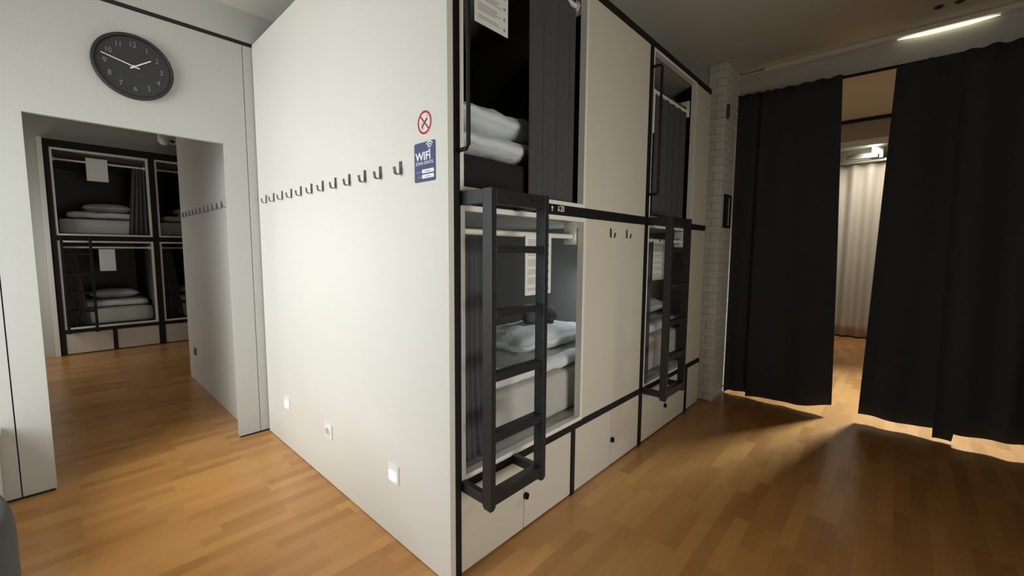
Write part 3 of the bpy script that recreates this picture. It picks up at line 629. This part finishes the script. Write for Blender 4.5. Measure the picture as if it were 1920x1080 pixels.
# ------------------------------------------------------------------ left edge: armchair and window bench
ch = thing('armchair', (-0.55, 1.95, 0), 'grey felt tub armchair at the bottom left corner', 'armchair')
b = bmesh.new(); ax, ay = -0.545, 1.93; rows = []; NA, NP = 56, 20
for i in range(NA + 1):
    t_ = i / NA; ang = math.radians(-35 + 250 * t_); hgt = 0.60 + 0.09 * math.sin(math.pi * min(1, max(0, (t_ - 0.05) / 0.9))) ** 2
    ro, ri = 0.405, 0.315; row = []
    for k in range(NP):
        a = 2 * math.pi * k / NP; cr, sr = math.cos(a), math.sin(a)
        e = 0.35
        rx = (ro + ri) / 2 + (ro - ri) / 2 * math.copysign(abs(cr) ** 0.7, cr); zz = (0.16 + hgt) / 2 + (hgt - 0.16) / 2 * math.copysign(abs(sr) ** e, sr)
        flare = 1 + 0.03 * (zz - 0.4)
        row.append(b.verts.new((ax + rx * flare * math.cos(ang), ay + rx * flare * math.sin(ang), zz)))
    rows.append(row)
for i in range(NA):
    for k in range(NP): b.faces.new((rows[i][k], rows[i][(k + 1) % NP], rows[i + 1][(k + 1) % NP], rows[i + 1][k]))
b.faces.new(rows[0]); b.faces.new(rows[-1]); bmesh.ops.recalc_face_normals(b, faces=b.faces[:])
m = MB(); m.add(b); obj('backrest', m, 'chair', ch, True)
obj('seat', MB().soft((ax, ay - 0.06, 0.36), (0.60, 0.62, 0.16), r=0.07, n=12, amp=0.004), 'chair', ch, True)
for dx, dy in ((-0.24, -0.22), (0.24, -0.22), (-0.22, 0.22), (0.22, 0.22)):
    obj('leg', MB().cyl((ax + dx, ay + dy, 0.285), (ax + dx * 1.1, ay + dy * 1.1, 0.0), 0.02, 16, 0.013), 'darkwood', ch)
wbn = thing('window_bench', (-1.08, 2.9, 0), 'low white bench under the window beside the doorway', 'bench')
obj('top', MB().box(-1.898, -0.268, 2.45, 3.482, 0.405, 0.435, 0.004), 'bench', wbn)
obj('body', MB().box(-1.898, -0.282, 2.47, 3.480, 0.0, 0.405, 0.003), 'bench', wbn)
obj('corner_trim', MB().box(-0.282, -0.276, 3.25, 3.29, 0.02, 0.400, 0.001), 'trim', wbn)

# ------------------------------------------------------------------ next room's bunks
def far_bunk(x0, x1, label, first):
    Yf = 7.86; o = thing('bunk_bed', ((x0 + x1) / 2, Yf, 0), label, 'bunk bed', 'bunk units seen through the doorway'); a, c = Yf - 0.02, Yf + 0.06
    if first:
        obj('post', MB().box(x0, x0 + 0.05, a, c, 0, 2.735, 0.002), 'black', o)
        obj('end_panel', MB().box(x0 - 0.05, x0 - 0.002, Yf - 0.03, 9.9, 0, 2.75, 0.002), 'trim', o)
    obj('post', MB().box(x1 - 0.065, x1, a, c, 0, 2.735, 0.002), 'black', o)
    xi0 = x0 + (0.05 if first else 0.0); xi1 = x1 - 0.065
    for z0, z1 in ((0.283, 0.330), (1.485, 1.550), (2.645, 2.735)): obj('rail', MB().box(xi0, xi1, a, c, z0, z1, 0.002), 'black', o)
    obj('opening_frame', frame_strips(xi0, xi1, 0.3305, 1.4845, 0.022, Yf - 0.012, Yf + 0.04), 'trim', o)['label'] = 'white frame of the lower opening'
    obj('opening_frame', frame_strips(xi0, xi1, 1.5505, 2.6445, 0.022, Yf - 0.012, Yf + 0.04), 'trim', o)['label'] = 'white frame of the upper opening'
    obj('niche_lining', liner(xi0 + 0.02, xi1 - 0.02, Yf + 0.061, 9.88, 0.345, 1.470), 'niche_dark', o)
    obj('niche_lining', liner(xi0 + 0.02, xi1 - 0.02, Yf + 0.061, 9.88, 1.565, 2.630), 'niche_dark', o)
    niche_top(o, xi0 + 0.02, xi1 - 0.02, Yf + 0.061, 9.88, 1.470); niche_top(o, xi0 + 0.02, xi1 - 0.02, Yf + 0.061, 9.88, 2.630)
    xm = (xi0 + xi1) / 2
    obj('drawer', MB().box(xi0 + 0.003, xm - 0.022, Yf - 0.012, Yf + 0.02, 0.012, 0.282, 0.002), 'beige', o)
    obj('drawer', MB().box(xm + 0.022, xi1 - 0.003, Yf - 0.012, Yf + 0.02, 0.012, 0.282, 0.002), 'beige', o)
    obj('post', MB().box(xm - 0.02, xm + 0.02, a, c, 0, 0.283, 0.002), 'black', o)
    rod_part(o, xi0 + 0.021, xi1 - 0.021, Yf + 0.12, 2.520, 0.013, False); rod_part(o, xi0 + 0.021, xi1 - 0.021, Yf + 0.12, 1.400, 0.013, False)
    obj('top_panel', MB().box(x0, x1, c, 9.9, 2.70, 2.735), 'wall', o)
    text_mesh('.', 0.01, 'black', 'screw', o, (x0 + 0.5, Yf - 0.022, 1.52), (1, 0, 0), (0, 0, 1)) if False else None
    return xi0, xi1
for (x0, x1, first, nm) in ((-0.053, 0.997, True, 'left bunk unit through the doorway'), (0.999, 1.96, False, 'right bunk unit through the doorway')):
    lab = 'black framed bunk unit seen through the doorway, beside the grey wall' if first else 'black framed bunk unit seen through the doorway, half hidden by the hook wall'
    xi0, xi1 = far_bunk(x0, x1, lab, first); xc = (xi0 + xi1) / 2; w_ = xi1 - xi0 - 0.05
    for lev, zb in (('lower', 0.346), ('upper', 1.566)):
        soft_obj('mattress', 'grey mattress in the %s bed of the %s' % (lev, nm), 'mattress', 'mattresses in the next room', 'mattress', (xc, 8.93, zb + 0.11), (w_, 1.88, 0.22), r=0.05, n=8, amp=0.004)
        soft_obj('blanket', 'white blanket in the %s bed of the %s' % (lev, nm), 'blanket', 'blankets in the next room', 'sheet', (xc + 0.02, 8.45, zb + 0.272), (w_ * 0.86, 0.7, 0.085), r=0.04, n=10, amp=0.01, seed=x0 + zb)
        soft_obj('pillow', 'white pillow in the %s bed of the %s' % (lev, nm), 'pillow', 'pillows in the next room', 'sheet', (xc + 0.06, 8.50, zb + 0.39), (w_ * 0.62, 0.45, 0.13), r=0.06, n=10, amp=0.008, puff=0.55, seed=x0 + zb)
    curtain('bunk_curtain', 'grey curtain tied at the left of the lower bed, %s' % nm, 'curtain', 'bunk curtains in the next room', 'bcurt', (xi0 + 0.03, 7.98), (xi0 + 0.24, 7.98), 1.415, 0.36, 5, 0.014, nu=60, nv=16, gather=lambda u, v: u * (0.55 + 0.5 * v), seed=x0)
    if first:
        curtain('bunk_curtain', 'grey curtain at the right of the upper bed, %s' % nm, 'curtain', 'bunk curtains in the next room', 'bcurt', (xi1 - 0.24, 7.98), (xi1 - 0.03, 7.98), 2.535, 1.58, 4, 0.016, nu=60, nv=16, gather=lambda u, v: 1 - (1 - u) * (0.6 + 0.4 * v), seed=x0 + 3)
        paper('notice_sheet', 'white sheet hanging in the upper bed through the doorway', 0.318, 2.28, 7.96, lines=False)
        paper('notice_sheet', 'white sheet hanging in the lower bed through the doorway', 0.372, 1.08, 7.96, w=0.16, lines=False)
L = thing('bunk_ladder', (0.15, 7.84, 0.3), 'thin black ladder on the bunk through the doorway', 'ladder', 'black ladders in the next room')
for x in (0.02, 0.275): obj('upright', MB().box(x, x + 0.028, 7.66, 7.70, 0.30, 1.53, 0.002), 'black', L)
for z in (1.30, 1.04, 0.80, 0.56, 0.31): obj('rung', MB().box(0.048, 0.275, 7.665, 7.695, z, z + 0.028, 0.002), 'black', L)
for z in (0.29, 1.49):
    for x in (0.02, 0.275): obj('bracket', MB().box(x, x + 0.028, 7.70, 7.839, z, z + 0.04, 0.002), 'black', L)
fx = thing('wall_fixture', (1.17, 7.80, 2.84), 'small white fixture above the bunks, seen at the doorway top', 'fixture')
obj('mount', MB().box(1.06, 1.28, 7.78, 7.90, 2.90, 3.058, 0.01), 'plastic', fx)
obj('shade', MB().soft((1.11, 7.72, 2.90), (0.12, 0.12, 0.12), r=0.055, n=6), 'plastic', fx, True)
obj('arm', MB().tube([(1.20, 7.78, 2.93), (1.22, 7.70, 2.90), (1.18, 7.66, 2.88)], 0.014, 10), 'inkdark', fx)

for o in bpy.data.objects:
    if '_w' in o: del o['_w']
